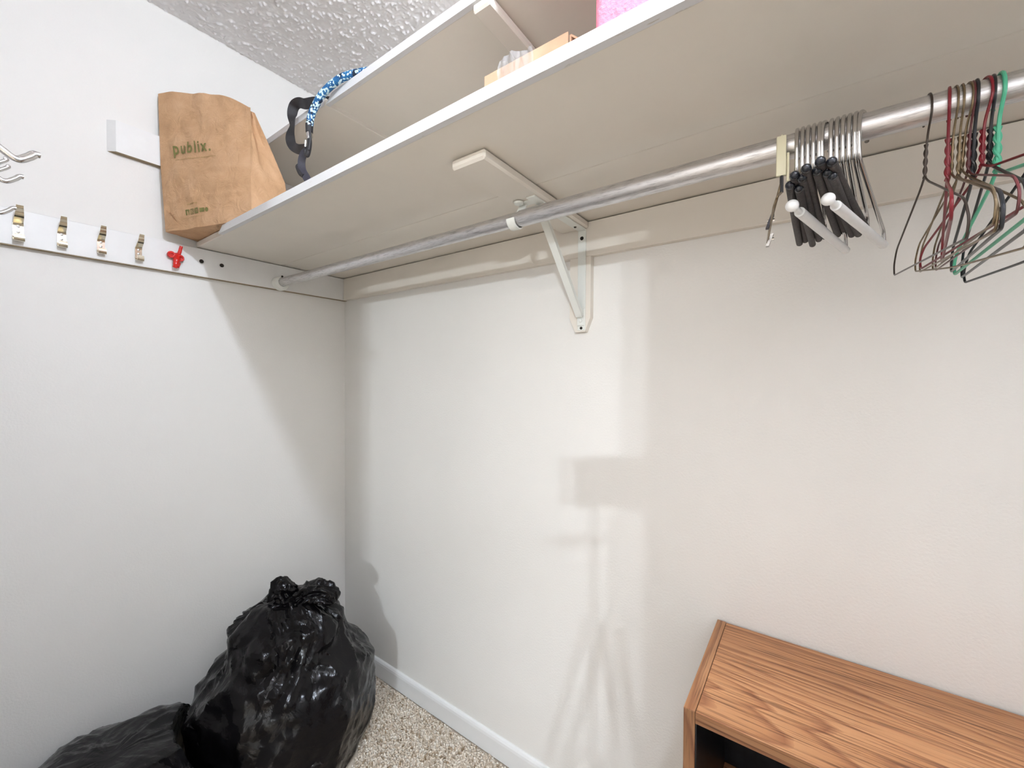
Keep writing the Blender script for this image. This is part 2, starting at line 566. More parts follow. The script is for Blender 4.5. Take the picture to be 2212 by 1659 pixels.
def baseboard(name, fn, L0, L1):
    prof = [(0, 0), (0.012, 0), (0.012, 0.056), (0.0105, 0.064), (0.007, 0.070), (0.003, 0.0725), (0, 0.0725)]
    m = MB(); m.prism(prof, fn, L0, L1)
    return struct(name, m, 'base')
baseboard('baseboard_back', lambda a, b, d: (d, -a, b), 0.012, XR)
baseboard('baseboard_left', lambda a, b, d: (a, d, b), YF, 0.0)
baseboard('baseboard_right', lambda a, b, d: (XR-a, d, b), YF, -0.012)

# the room beyond the doorway (behind the camera): it holds the second light
HY0, HX0, HX1 = -4.02, 0.30, 4.30
struct('floor_hall', MB().box(HX0, HX1, HY0, YF-WT, -0.1, -0.004), 'carpet')
struct('ceiling_hall', MB().box(HX0, HX1, HY0, YF-WT, H, H+0.1), 'ceil')
m = MB().box(HX0, HX1, HY0-WT, HY0, -0.1, H+0.1)
struct('wall_hall_far', m, 'wall')
struct('wall_hall_left', MB().box(HX0-WT, HX0, HY0-WT, YF-WT, -0.1, H+0.1), 'wall')
struct('wall_hall_right', MB().box(HX1, HX1+WT, HY0-WT, YF-WT, -0.1, H+0.1), 'wall')
struct('wall_hall_near', MB().box(XR+WT, HX1, YF-WT-0.02, YF-WT+0.05, -0.1, H+0.1), 'wall')

# ------------------------------------------------------------------ lamps
LX, LY = 2.0, -0.835
t = empty('ceiling_lamp', (LX, LY, H), 'bare bulb in a porcelain holder on the closet ceiling above the doorway', 'lamp')
MB().lathe([(0.0, 0.002), (0.055, 0.0), (0.055, -0.012), (0.03, -0.028), (0.024, -0.06), (0.026, -0.10), (0.0, -0.10)], n=28, cap=False).build('lamp_holder', 'porcelain', t)
MB().lathe([(0.0, -0.208), (0.018, -0.205), (0.032, -0.193), (0.037, -0.175), (0.034, -0.155), (0.022, -0.128), (0.014, -0.108), (0.013, -0.098)], n=24, cap=False).build('bulb', 'bulb', t)
t = empty('vanity_light', (2.97, HY0+0.02, 2.04), 'two-bulb wall light in the room behind the doorway', 'lamp')
MB().box(-0.17, 0.17, -0.02, 0.0, -0.05, 0.05, 0.006, 2).build('back_plate', 'chrome', t)
for dx in (-0.07, 0.07):
    MB().lathe([(0.0, 0.0), (0.022, 0.0), (0.02, 0.04), (0.0, 0.04)], (dx, 0, 0), 'y', 18, False).build('socket', 'porcelain', t)
    MB().ball((dx, 0.07, 0), 0.031, 20, 12).build('bulb', 'vbulb', t)

WX0, WX1, WZ0, WZ1 = 0.55, 1.75, 0.85, 2.05  # made-up window shape, added out of view to give soft fill
wf = MB()
for (a, b, c, d) in ((WX0-0.06, WX1+0.06, WZ1, WZ1+0.06), (WX0-0.06, WX1+0.06, WZ0-0.06, WZ0), (WX0-0.06, WX0, WZ0, WZ1), (WX1, WX1+0.06, WZ0, WZ1), ((WX0+WX1)/2-0.012, (WX0+WX1)/2+0.012, WZ0, WZ1)):
    wf.box(a, b, HY0, HY0+0.03, c, d, 0.003)
wfo = struct('fill_panel_1', wf, 'base')
MB().box(WX0, WX1, HY0, HY0+0.012, WZ0, WZ1).build('glow_pane', 'fill_glow', wfo)

# ------------------------------------------------------------------ shelves, cleats, rail
ZS = 1.694         # underside of the lower shelf
YFR = -0.571       # front of the lower shelf
t = empty('closet_shelf', (1.35, -0.29, ZS), 'long lower cream shelf of two planks above the metal rod', 'shelf')
o = (1.35, -0.29, ZS)
MB().box(0.006, XR-0.002, YFR+0.012, -0.2845, ZS, ZS+0.019, 0.0015).build('front_plank', 'paint', t, o)
MB().box(0.006, XR-0.002, -0.2825, -0.003, ZS+0.0008, ZS+0.019, 0.0015).build('back_plank', 'paint', t, o)
# front nosing: stops short of the left wall with a slanting broken end
m = MB()
poly = [(0.232, ZS-0.0005), (XR-0.002, ZS-0.0005), (XR-0.002, ZS+0.0215), (0.262, ZS+0.0205)]
m.prism(poly, lambda a, b, d: (a, d, b), YFR, YFR+0.0125)
nose = m.build('nosing', 'edge', t, o)
tag(nose, 'chipped white front edge')

ZU, YU = 2.02, -0.4335
t = empty('upper_shelf', (1.35, -0.21, ZU), 'narrower upper shelf of cream planks near the ceiling', 'shelf')
o = (1.35, -0.21, ZU)
MB().box(0.004, 0.597, YU-0.001, -0.003, ZU, ZU+0.019, 0.0012).build('plank', 'paint', t, o)
MB().box(0.613, XR-0.002, YU+0.010, -0.003, ZU, ZU+0.019, 0.0012).build('plank', 'paint', t, o)
m = MB()
m.prism([(0.598, ZU-0.001), (XR-0.002, ZU-0.001), (XR-0.002, ZU+0.021), (0.628, ZU+0.021)], lambda a, b, d: (a, d, b), YU-0.002, YU+0.010)
tag(m.build('nosing', 'edge', t, o), 'white front edge')
m = MB(); m.box(0.004, 0.590, YU-0.0035, YU-0.001, ZU-0.001, ZU+0.019, 0.0008)
tag(m.build('edge_band', 'edge', t, o), 'thin white edging at the left end')

CB = 1.5965        # underside of the cleats
CT = ZS-0.0022
o = (0.0, -0.6, CB)
t = tag(MB().box(0, 0.019, YF+0.02, -0.0005, CB, CT, 0.0015).build('hook_rail', 'rail', None, o),
        'long white board on the left wall carrying a row of metal hooks', 'board')
rail = t
MB().box(0.0005, 0.0185, YF+0.021, -0.001, CB-0.0008, CB+0.0005).build('bottom_edge', 'raw', rail, o)
tag(rail.children[0], 'bare brown underside')
o = (1.35, 0, CB)
tag(MB().box(0.0195, XR, -0.019, 0, CB, CT, 0.0012).build('shelf_cleat', 'paint', None, o),
    'cream strip along the back wall holding up the lower shelf', 'board')
o = (0.0, -0.5, 1.926)
m = MB()
m.prism([(0, -0.777), (0.019, -0.760), (0.019, -0.001), (0, -0.001)], lambda a, b, d: (a, b, d), 1.9268, ZU-0.001)
uc = m.build('shelf_cleat', 'rail', None, o)
m = MB()
m.prism([(0.0005, -0.775), (0.0187, -0.7595), (0.0187, -0.002), (0.0005, -0.002)], lambda a, b, d: (a, b, d), 1.926, 1.9272)
tag(m.build('bottom_edge', 'raw', uc, o), 'bare brown underside')
tag(uc,
    'short white board high on the left wall beside the paper bag', 'board')
o = (1.165, -0.25, ZS)
m = MB()
m.box(1.120, 1.2065, -0.4725, -0.0195, ZS-0.0215, ZS-0.0012, 0.0045, 1)
tag(m.build('shelf_support', 'paint', None, o), 'cream board lying flat under the lower shelf above the bracket', 'board')
o = (1.163, -0.21, ZU)
m = MB()
m.box(1.140, 1.187, YU+0.001, -0.01, ZU-0.020, ZU-0.0012, 0.004, 1)
tag(m.build('shelf_support', 'paint', None, o), 'narrow board running under the upper shelf', 'board')
o = (1.181, 0, 1.385)
m = MB()
m.prism([(1.149, CB-0.0005), (1.149, 1.428), (1.166, 1.388), (1.197, 1.388), (1.213, 1.428), (1.213, CB-0.0005)], lambda a, b, d: (a, d, b), -0.019, 0)
tag(m.build('wall_batten', 'paint', None, o), 'short upright board with cut corners behind the bracket', 'board')

# screws in the rail, under the shelf end
for (yy, zz, lb) in ((-0.5495, 1.6475, 'screw in the rail left of the other, beside the red hook'), (-0.4894, 1.6467, 'screw in the rail nearer the rod socket')):
    t = empty('screw', (0.019, yy, zz), lb, 'screw', 'screws in the shaded rail')
    MB().lathe([(0.0, 0.0), (0.0035, 0.0), (0.0035, 0.005), (0.0, 0.005)], axis='x', n=12, cap=False).build('shank', 'dark_hole', t)
    MB().lathe([(0.0, 0.004), (0.0062, 0.004), (0.0066, 0.006), (0.0045, 0.0085), (0.0, 0.0092)], axis='x', n=14, cap=False).build('head', 'dark_hole', t)

# ------------------------------------------------------------------ closet rod
RY, RZ = -0.291, 1.6235
t = empty('closet_rod', (1.35, RY, RZ), 'galvanised metal closet rod in two telescoping tubes under the shelf', 'rod')
o = (1.35, RY, RZ)
m = MB(); m.tube([(0.022, RY, RZ), (0.6, RY, RZ), (1.18, RY, RZ)], 0.0162, 28); m.build('inner_tube', 'rod', t, o)
m = MB()
m.lathe([(0.0163, 1.166), (0.0176, 1.166), (0.0181, 1.1675), (0.0181, XR-0.03), (0.0163, XR-0.03)], (0, RY, RZ), 'x', 32, False)
m.build('outer_tube', 'rod', t, o)
# left socket: open cup
t = empty('rod_socket', (0.019, RY, RZ), 'ivory plastic cup holding the left end of the rod', 'socket')
m = MB()
n = 28; vsx, fsx = [], []
a0_, a1_ = R(100), R(380)
for i in range(n+1):
    a = a0_+(a1_-a0_)*i/n
    ca, sa = math.cos(a), math.sin(a)
    k = math.sin(PI*i/n)
    ro = 0.0172+0.001+0.0125*min(1, k*1.25)
    for (rad, x) in ((0.0172, 0.0), (ro, 0.0), (ro, 0.023), (ro-0.002, 0.026), (0.0172, 0.026)):
        vsx.append((x, rad*ca, rad*sa))
for i in range(n):
    for j in range(5):
        q = (j+1) % 5
        fsx.append((i*5+j, i*5+q, (i+1)*5+q, (i+1)*5+j))
fsx.append((0, 1, 2, 3, 4)); fsx.append(tuple(n*5+j for j in (4, 3, 2, 1, 0)))
m.add(vsx, fsx, True)
m.build('cup', 'socket', t)
MB().lathe([(0, 0), (0.024, 0), (0.024, 0.002), (0.0, 0.002)], axis='x', n=28, cap=False).build('flange', 'socket', t)
MB().lathe([(0, 0.003), (0.004, 0.003), (0.003, 0.006), (0, 0.006)], (0, 0.008, 0.0262), 'x', 10, False).build('screw', 'dark_hole', t)
t = empty('rod_socket', (XR, RY, RZ), 'ivory plastic cup holding the far right end of the rod', 'socket')
MB().lathe([(0, 0), (0.03, 0), (0.03, -0.003), (0.024, -0.018), (0.0184, -0.018), (0.0184, -0.004), (0, -0.004)], axis='x', n=28, cap=False).build('cup', 'socket', t)

# shelf-and-rod bracket
BX = 1.187
t = empty('shelf_bracket', (BX, -0.019, 1.39), 'white metal bracket bracing the shelf and hooking the rod', 'bracket')
o = (BX, -0.019, 1.39)
def uch(m, p, q, w, d, th, side):
    pass
m = MB(); m.box(BX-0.012, BX+0.012, -0.0225, -0.0192, 1.392, ZS-0.022, 0.001)
m.build('wall_plate', 'bracket', t, o)
m = MB(); m.box(BX-0.012, BX+0.012, -0.285, -0.0225, ZS-0.0252, ZS-0.0217, 0.001)
m.build('arm', 'bracket', t, o)
# brace: shallow channel from wall plate up to the arm
p = Vector((BX, -0.030, 1.432)); q = Vector((BX-0.001, -0.243, ZS-0.027))
d = (q-p).normalized(); nn = Vector((0, d.z, -d.y)).normalized()
if nn.y > 0: nn = -nn
m = MB()
for (a, b, c0, c1) in ((-0.0095, 0.0095, 0.006, 0.008), (-0.0095, -0.0075, -0.004, 0.007), (0.0075, 0.0095, -0.004, 0.007)):
    vs_ = []
    for e in (p, q):
        for (s, k) in ((a, c0), (b, c0), (b, c1), (a, c1)):
            vs_.append(e+Vector((s, 0, 0))+nn*k)
    m.add(vs_, [(0, 1, 2, 3), (7, 6, 5, 4), (0, 4, 5, 1), (1, 5, 6, 2), (2, 6, 7, 3), (3, 7, 4, 0)])
brace = m.build('brace', 'bracket', t, o)
m = MB(); m.box(BX-0.0115, BX+0.0115, -0.0265, -0.0225, 1.404, 1.452, 0.0015)
m.build('brace_foot', 'bracket', t, o)
MB().lathe([(0, 0), (0.0055, 0), (0.0045, -0.003), (0, -0.0038)], (BX, -0.0265, 1.418), 'y', 14, False).build('rivet', 'bracket', t, o)
for (zz, r_) in ((1.398, 0.0042), (1.648, 0.0055)):
    MB().lathe([(0, 0), (r_, 0), (r_*0.8, -0.0022), (0, -0.0026)], (BX, -0.0226, zz), 'y', 12, False).build('screw', 'dark_hole', t, o)
MB().lathe([(0, 0), (0.004, 0), (0.003, -0.002), (0, -0.0024)], (BX-0.002, -0.06, ZS-0.0252), 'z', 12, False).build('screw', 'dark_hole', t, o)
# hook under the rod: flat strap bent around the tube, hung from the arm
HXC = 1.150
pts = []
for i in range(0, 23):
    a = R(60)-R(235)*i/22
    # from back-top, round the back, under and up the front
    pts.append(Vector((HXC, RY+0.0205*math.cos(a), RZ+0.0205*math.sin(a))))
pts = [Vector((HXC, RY+0.034, ZS-0.024)), Vector((HXC, RY+0.030, ZS-0.03)), Vector((HXC, RY+0.022, ZS-0.042))] + pts
m = MB(); m.ribbon(pts, [(1, 0, 0)]*len(pts), 0.021, 0.0035)
m.build('rod_hook', 'bracket', t, o)
m = MB(); m.box(HXC-0.010, BX+0.0115, RY+0.020, RY+0.042, ZS-0.0245, ZS-0.0216, 0.001)
m.build('hook_tab', 'bracket', t, o)
MB().lathe([(0, 0), (0.012, 0), (0.010, -0.004), (0, -0.0055)], (HXC-0.002, RY+0.016, ZS-0.0240), 'z', 18, False).build('bolt_head', 'bracket', t, o)

# ------------------------------------------------------------------ metal hooks on the rail
def make_hook(label):
    t = empty('coat_hook', (0.019, 0, 1.64), label, 'hook', 'metal hooks on the white rail')
    # strip profile in (x,z) from lower lip up to the tip
    def strip(prof, wid, name, th=0.0022):
        m = MB()
        pts = fillet([(x, 0, z) for x, z in prof], 0.006, 4)
        k = len(pts)
        ws = [wid]*k if not isinstance(wid, tuple) else [wid[0]+(wid[1]-wid[0])*i/(k-1) for i in range(k)]
        m.ribbon(pts, [(0, 1, 0)]*k, ws, th)
        return m.build(name, 'hookmetal', t)
    strip([(0.0015, -0.022), (0.0015, 0.013)], 0.017, 'plate')
    strip([(0.0028, 0.008), (0.005, 0.014), (0.022, 0.026), (0.028, 0.034), (0.031, 0.044), (0.035, 0.049)], (0.017, 0.0115), 'upper_prong')
    strip([(0.0028, -0.018), (0.005, -0.025), (0.019, -0.031), (0.023, -0.024), (0.021, -0.015)], (0.019, 0.016), 'lower_prong')
    for zz in (-0.007, 0.006):
        MB().lathe([(0, 0.0024), (0.0036, 0.0024), (0.003, 0.0042), (0, 0.0048)], (0, 0, zz), 'x', 12, False).build('screw', 'steel', t)
    return t

def copy_tree(o, parent=None):
    c = o.copy(); COL.objects.link(c); c.parent = parent
    for ch in o.children:
        copy_tree(ch, c)
    return c
hook_spots = [(-0.951, 1.640, 1.1, 'leftmost of the four metal hooks on the white rail'),
              (-0.8735, 1.641, 1.0, 'second metal hook from the left on the white rail'),
              (-0.7952, 1.641, 0.97, 'third metal hook from the left on the white rail'),
              (-0.7117, 1.640, 0.97, 'metal hook on the white rail nearest the red hook')]
base_hook = make_hook('')
for i, (yy, zz, s, lb) in enumerate(hook_spots):
    h = base_hook if i == 0 else copy_tree(base_hook)
    h.location = (0.019, yy, zz)
    h.rotation_euler = (0, 0, R(random.uniform(-4, 4)))
    h.scale = (s, s, s)
    h['label'] = lb

# red plastic hook
t = empty('red_hook', (0.019, -0.621, 1.645), 'small red plastic hook pinned to the rail under the paper bag', 'hook')
m = MB()
m.tube(catmull([(0.003, 0.004, 0.006), (0.012, 0.002, -0.002), (0.018, -0.001, -0.018), (0.019, -0.003, -0.030), (0.016, -0.004, -0.036)], 6), [0.010]*6+[0.0095]*6+[0.008]*6+[0.0065]*6+[0.005], 14)
m.build('body', 'red', t)
MB().lathe([(0.0, 0.0), (0.0105, 0.0), (0.0115, 0.008), (0.0095, 0.012), (0.005, 0.0118), (0.005, 0.007), (0, 0.007)], (0.005, -0.012, 0.004), 'x', 18, False).build('eyelet', 'red', t)
MB().lathe([(0.0, 0.0), (0.0105, 0.0), (0.0115, 0.010), (0.0095, 0.014), (0.0055, 0.0138), (0.0055, 0.008), (0, 0.008)], (0.006, 0.010, -0.003), 'x', 18, False).build('eyelet', 'red', t)
m = MB(); m.tube([(0.006, 0.007, 0.004), (0.010, 0.011, 0.020), (0.012, 0.014, 0.037)], [0.0055, 0.005, 0.0045], 12); m.build('peg', 'red', t)
m = MB(); m.tube([(0.008, 0.006, -0.012), (0.016, 0.005, -0.024), (0.020, 0.001, -0.034)], [0.006, 0.006, 0.0055], 12); m.build('lip', 'red', t)

# chrome hook rack on the front wall, only its prong ends reach into view
t = empty('hook_rack', (0.75, YF, 1.58), 'chrome rack of bent prongs sticking in from the left edge', 'hook rack')
o = (0.75, YF, 1.58)
m = MB(); m.box(0.42, 1.0, YF, YF+0.006, 1.545, 1.70, 0.002); m.build('plate', 'chrome', t, o)
def prong(x, zt, r_, y_tip=-1.000, dz=0.0):
    pts = catmull([(x, YF+0.004, zt+0.075), (x, -1.12, zt+0.045), (x, -1.05, zt+0.010), (x, -1.032, zt-0.004), (x, -1.019, zt-0.0125), (x, -1.0095, zt-0.0065), (x, -1.004, zt-0.0005), (x, y_tip, zt)], 6)
    m = MB(); m.tube(pts, [r_]*(len(pts)-1)+[r_*0.7], 12)
    return m.build('prong', 'chrome', t, o)
prong(0.930, 1.531, 0.0036)
prong(0.902, 1.541, 0.0036, -1.001)
prong(0.760, 1.5515, 0.0034)
prong(0.660, 1.5285, 0.0032)
prong(0.600, 1.6125, 0.0030, -1.0065)
prong(0.575, 1.632, 0.0030, -1.008)

# ------------------------------------------------------------------ brown paper bag
BO = Vector((0.2, -0.55, 1.7140))
t = empty('paper_bag', BO, 'crumpled brown paper grocery bag standing on the lower shelf by the left wall', 'paper bag')
ZB = 1.7145
def lerp(a, b, k): return a+(b-a)*k
def tab(tbl, h):
    for (h0, p0), (h1, p1) in zip(tbl, tbl[1:]):
        if h <= h1:
            return Vector(p0).lerp(Vector(p1), (h-h0)/(h1-h0))
    return Vector(tbl[-1][1])
FL = [(0, (.042, -.650, ZB)), (.45, (.026, -.657, 1.91)), (1, (.016, -.660, 2.150))]
FR = [(0, (.395, -.544, ZB)), (.5, (.352, -.528, 1.905)), (1, (.303, -.508, 2.083))]
BR = [(0, (.362, -.420, ZB)), (.42, (.352, -.428, 1.868)), (.75, (.325, -.463, 1.98)), (1, (.293, -.492, 2.080))]
BL = [(0, (.008, -.535, ZB)), (.45, (.006, -.575, 1.90)), (1, (.006, -.640, 2.135))]
GR = [(0, (.379, -.482, ZB)), (.4, (.352, -.478, 1.868)), (1, (.270, -.503, 2.080))]
GL = [(0, (.024, -.592, ZB)), (.4, (.022, -.615, 1.88)), (1, (.030, -.645, 2.145))]
def arch(s): return 0.028*math.sin(PI*min(1, max(0, s)))**0.9 + 0.004*math.sin(9*s+1)
def fold(s, h):
    d = 0.0
    if s > 0.35: d += 0.0060*math.exp(-abs((h-0.405-0.02*s)/0.012))*min(1, (s-0.35)*4)
    d += 0.005*math.exp(-abs((h-0.22)/0.012))*(1 if s > 0.3 else 0.4)
    d += 0.0022*math.exp(-((s-0.46-0.12*(h-0.6))/0.03)**2)*(1 if h > 0.7 else 0.2)
    d -= 0.006*math.exp(-((s-0.30)/0.2)**2-((h-0.72)/0.25)**2)
    return d
FN = Vector((.286, -.958, 0.05)).normalized()
def front(s, h, off=0.0):
    p = tab(FL, h).lerp(tab(FR, h), s)
    p.z += arch(s)*h*h
    w = noise.noise(Vector((s*6, h*7, 3.1)))*0.005 + noise.noise(Vector((s*15, h*17, 7.7)))*0.0016 - abs(noise.noise(Vector((s*4, h*5, 1.7))))*0.009
    bul = 0.010*math.sin(PI*s)*math.sin(PI*min(1, h*1.1))
    edge = min(1, s*12, (1-s)*12)
    return p + FN*(off + (fold(s, h)+w)*edge + bul)
def back(s, h):
    p = tab(BL, h).lerp(tab(BR, h), s)
    p.z += arch(s)*h*h*0.8
    return p + FN*(noise.noise(Vector((s*6, h*7, 13.1)))*0.003*min(1, s*12, (1-s)*12))
def side(A, B, k, h, seed):
    p = tab(A, h).lerp(tab(B, h), k)
    e = min(1, k*8, (1-k)*8)
    return p + Vector((noise.noise(Vector((k*3, h*8, seed)))*0.005*e, 0, 0))
nh = 56; nw = 44; ng = 8
rows = []
for i in range(nh+1):
    h = i/nh
    row = [front(j/nw, h) for j in range(nw)]
    row += [side(FR, GR, j/ng, h, 1.0) for j in range(ng)] + [side(GR, BR, j/ng, h, 2.0) for j in range(ng)]
    row += [back(1-j/nw, h) for j in range(nw)]
    row += [side(BL, GL, j/ng, h, 3.0) for j in range(ng)] + [side(GL, FL, j/ng, h, 4.0) for j in range(ng)]
    rows.append(row)
L = len(rows[0])
m = MB()
vsx = [p for r in rows for p in r]
for p in vsx: p.x = max(p.x, 0.004)
fsx = [(i*L+j, i*L+(j+1) % L, (i+1)*L+(j+1) % L, (i+1)*L+j) for i in range(nh) for j in range(L)]
m.add(vsx, fsx, True)
m.add(rows[0], [tuple(range(L-1, -1, -1))])
body = m.build('bag_body', 'paper', t, BO)
# bottom fold flaps at the front corner
m = MB()
c0, c1, c2 = front(0.0, 0.02, 0.0015), front(0.16, 0.015, 0.0025), front(0.03, 0.16, 0.0015)
c3 = front(0.13, 0.08, 0.004)
m.add([c0, c1, c3, c2], [(0, 1, 2, 3)])
m.build('corner_fold', 'paper', t, BO)

# print on the bag
WP, HP = 0.375, 0.405
def print_mesh(name, polys, mat, s0, h0, off=0.0012, parent=t):
    """polys: list of 2d vertex lists (metres on the panel) with origin at (s0,h0)"""
    m = MB()
    for pl in polys:
        m.add([front(s0+x/WP, h0+y/HP, off) for x, y in pl], [tuple(range(len(pl)))])
    return m.build(name, mat, parent, BO)
def text_polys(txt, width=None, size=None):
    cu = bpy.data.curves.new('lettering', 'FONT')
    cu.body = txt; cu.size = 1.0; cu.space_character = 1.28; cu.resolution_u = 3
    ob = bpy.data.objects.new('lettering', cu); COL.objects.link(ob)
    dg = bpy.context.evaluated_depsgraph_get()
    me = bpy.data.meshes.new_from_object(ob.evaluated_get(dg))
    vs_ = [(v.co.x, v.co.y) for v in me.vertices]
    xs = [p[0] for p in vs_]; x0, x1 = min(xs), max(xs)
    k = width/(x1-x0) if width else size
    polys = [[((vs_[i][0]-x0)*k, vs_[i][1]*k) for i in f.vertices] for f in me.polygons]
    bpy.data.objects.remove(ob); bpy.data.curves.remove(cu); bpy.data.meshes.remove(me)
    return polys
def bold(polys, d):
    out = []
    for dx, dy in ((0, 0), (d, 0), (0, d), (d, d)):
        out += [[(x+dx, y+dy) for x, y in p] for p in polys]
    return out
lg = text_polys('publix.', 0.162)
o_ = print_mesh('shop_lettering', bold(lg, 0.0016), 'green_print', 0.165, 0.548, 0.0022)
tag(o_, 'green lower-case lettering')
# two faint illegible lines (tagline, small print) as short dashes
def dashes(x0, x1, y, hgt, seed):
    r_ = random.Random(seed); x = x0; out = []
    while x < x1:
        w = r_.uniform(0.002, 0.006)
        out.append([(x, y), (x+w, y), (x+w, y+hgt), (x, y+hgt)])
        x += w+r_.uniform(0.001, 0.003)
    return out
print_mesh('tagline', dashes(0.0, 0.175, 0, 0.0022, 3), 'faint_print', 0.18, 0.505)
print_mesh('small_print', dashes(0.0, 0.045, 0, 0.0028, 4), 'faint_print', 0.29, 0.172)
print_mesh('small_print', dashes(0.0, 0.105, 0, 0.0012, 5), 'faint_print', 0.21, 0.075)
# five small green icons
def circ(cx, cy, r_, n=16): return [(cx+r_*math.cos(2*PI*i/n), cy+r_*math.sin(2*PI*i/n)) for i in range(n)]
def annulus(cx, cy, ra, rb, n=16):
    A, B = circ(cx, cy, ra, n), circ(cx, cy, rb, n)
    return [[A[i], A[(i+1) % n], B[(i+1) % n], B[i]] for i in range(n)]
def rect(x0, x1, y0, y1): return [(x0, y0), (x1, y0), (x1, y1), (x0, y1)]
ic = []
S = 0.0165
ic += [rect(0, 0.007, 0, S), rect(0.0135, S, 0, 0.0075), rect(0.0095, 0.0105, 0, 0.0), rect(0.007, S, 0.0145, S), rect(0.0118, S, 0.0075, S), rect(0.0, S, 0.0125, 0.0145)]
x1 = 0.0225
ic += [rect(x1, x1+S, 0, 0.002), rect(x1, x1+S, S-0.002, S), rect(x1, x1+0.002, 0, S), rect(x1+S-0.002, x1+S, 0, S)] + annulus(x1+S/2, S/2, 0.0048, 0.003)
x2 = 0.045
ic += [[(x2, 0), (x2+S, 0), (x2+S, 0.004), (x2+0.006, 0.004)], [(x2, 0), (x2+0.005, 0.004), (x2+0.004, S), (x2, S)], [(x2+0.004, S), (x2+0.009, 0.010), (x2+S, S)], [(x2+0.014, 0.004), (x2+S, 0.004), (x2+S, S), (x2+0.014, 0.013)], [(x2+0.005, 0.004), (x2+0.012, 0.006), (x2+0.009, 0.010)]]
x3 = 0.0675
ic += [rect(x3, x3+0.019, 0.002, 0.0145)]
x4 = 0.096
ic += [circ(x4, S/2, 0.0065)]
tag(print_mesh('icon_row', [[p for p in pl] for pl in ic if len(pl) > 2], 'green_print', 0.262, 0.098), 'row of five small green icons')

# ------------------------------------------------------------------ dog leash hanging from the upper shelf
t = empty('dog_leash', (0.55, -0.45, 1.72), 'blue and white braided leash with black straps dangling off the upper shelf', 'leash')
o = (0.55, -0.45, 1.72)
pts = catmull([(0.86, -0.36, 2.0505), (0.79, -0.405, 2.0505), (0.735, -0.430, 2.0515), (0.685, -0.447, 2.047), (0.625, -0.4565, 2.030), (0.585, -0.459, 2.006), (0.563, -0.459, 1.984), (0.5555, -0.459, 1.962)], 8)
m = MB(); m.tube(pts, 0.0098, 14); m.build('rope', 'rope', t, o)
m = MB(); m.tube([(0.5555, -0.459, 1.968), (0.555, -0.459, 1.945)], [0.0105, 0.0095], 12); m.build('end_sleeve', 'strap', t, o)
m = MB(); m.tube([(0.555, -0.459, 1.950), (0.557, -0.459, 1.934), (0.555, -0.459, 1.925)], [0.0075, 0.0085, 0.006], 12); m.build('swivel', 'chrome', t, o)
snap = MB(); snap.tube(catmull([(0.5555, -0.459, 1.928), (0.5565, -0.459, 1.915), (0.553, -0.459, 1.90), (0.545, -0.459, 1.886), (0.538, -0.459, 1.889), (0.5365, -0.459, 1.90)], 6), 0.0062, 12)
sn = snap.build('snap_hook', 'strap', t, o)
m = MB(); m.tube([(0.5485, -0.466, 1.922), (0.546, -0.466, 1.905)], 0.0028, 8); m.build('snap_spring', 'chrome', sn, o)
m = MB()
m.tube([(0.5655, -0.4625, 1.945), (0.567, -0.4625, 1.92), (0.559, -0.4625, 1.894)], 0.0035, 8)
m.build('snap_gate', 'strap', sn, o)
# loop of wide webbing
lp = catmull([(0.60, -0.405, 2.0425), (0.55, -0.437, 2.0435), (0.520, -0.452, 2.042), (0.490, -0.4535, 2.056), (0.462, -0.454, 2.057), (0.450, -0.455, 2.035), (0.452, -0.455, 2.005), (0.440, -0.4555, 1.975), (0.452, -0.456, 1.945), (0.490, -0.457, 1.920), (0.537, -0.458, 1.905)], 7)
k = len(lp)
view = Vector((-0.83, 0.44, 0.35)).normalized()
def facing(path, tw):
    out = []
    n_ = len(path)
    for i in range(n_):
        tg = (path[min(i+1, n_-1)]-path[max(i-1, 0)]).normalized()
        w_ = view.cross(tg).normalized()
        out.append(Matrix.Rotation(R(tw(i/(n_-1))), 3, tg) @ w_)
    return out
wd = facing(lp, lambda q: -25+45*q+60*math.exp(-((q-0.60)/0.10)**2))
m = MB(); m.ribbon(lp, wd, 0.027, 0.0018); m.build('webbing_loop', 'strap', t, o)
lp = catmull([(0.545, -0.458, 1.900), (0.524, -0.458, 1.897), (0.509, -0.457, 1.880), (0.508, -0.455, 1.858), (0.522, -0.452, 1.835), (0.548, -0.447, 1.800), (0.585, -0.440, 1.755), (0.630, -0.425, 1.7225), (0.70, -0.39, 1.7165)], 6)
m = MB(); m.ribbon(lp, facing(lp, lambda q: 35-40*q), 0.021, 0.002); m.build('lower_strap', 'strap2', t, o)
m = MB(); m.tube(catmull([(0.497, -0.457, 1.872), (0.492, -0.460, 1.866), (0.503, -0.458, 1.846), (0.515, -0.455, 1.836)], 5), 0.006, 10)
m.build('strap_end', 'strap', t, o)

# ------------------------------------------------------------------ carton, wrap, rings and pink block on the lower shelf
ZT = ZS+0.0195
CX0, CX1, CY0, CY1, CZ1 = 1.207, 1.383, -0.474, -0.33, 1.8215
t = empty('cardboard_box', (1.3, -0.4, ZT), 'open low cardboard box on the lower shelf right of the upper support', 'box')
o = (1.3, -0.4, ZT)
MB().box(CX0, CX1, CY0, CY0+0.003, ZT, CZ1, 0.0006).build('front_panel', 'card', t, o)
MB().box(CX0, CX1, CY1-0.003, CY1, ZT, CZ1-0.004, 0.0006).build('back_panel', 'card', t, o)
MB().box(CX0, CX0+0.003, CY0+0.003, CY1-0.003, ZT, CZ1, 0.0006).build('side_panel', 'card', t, o)
MB().box(CX1-0.0005, CX1+0.003, CY0+0.0055, CY1-0.003, ZT, CZ1-0.002, 0.0006).build('side_panel', 'card', t, o)
MB().box(CX0+0.003, CX1-0.0005, CY0+0.003, CY1-0.003, ZT, ZT+0.003).build('bottom', 'card', t, o)
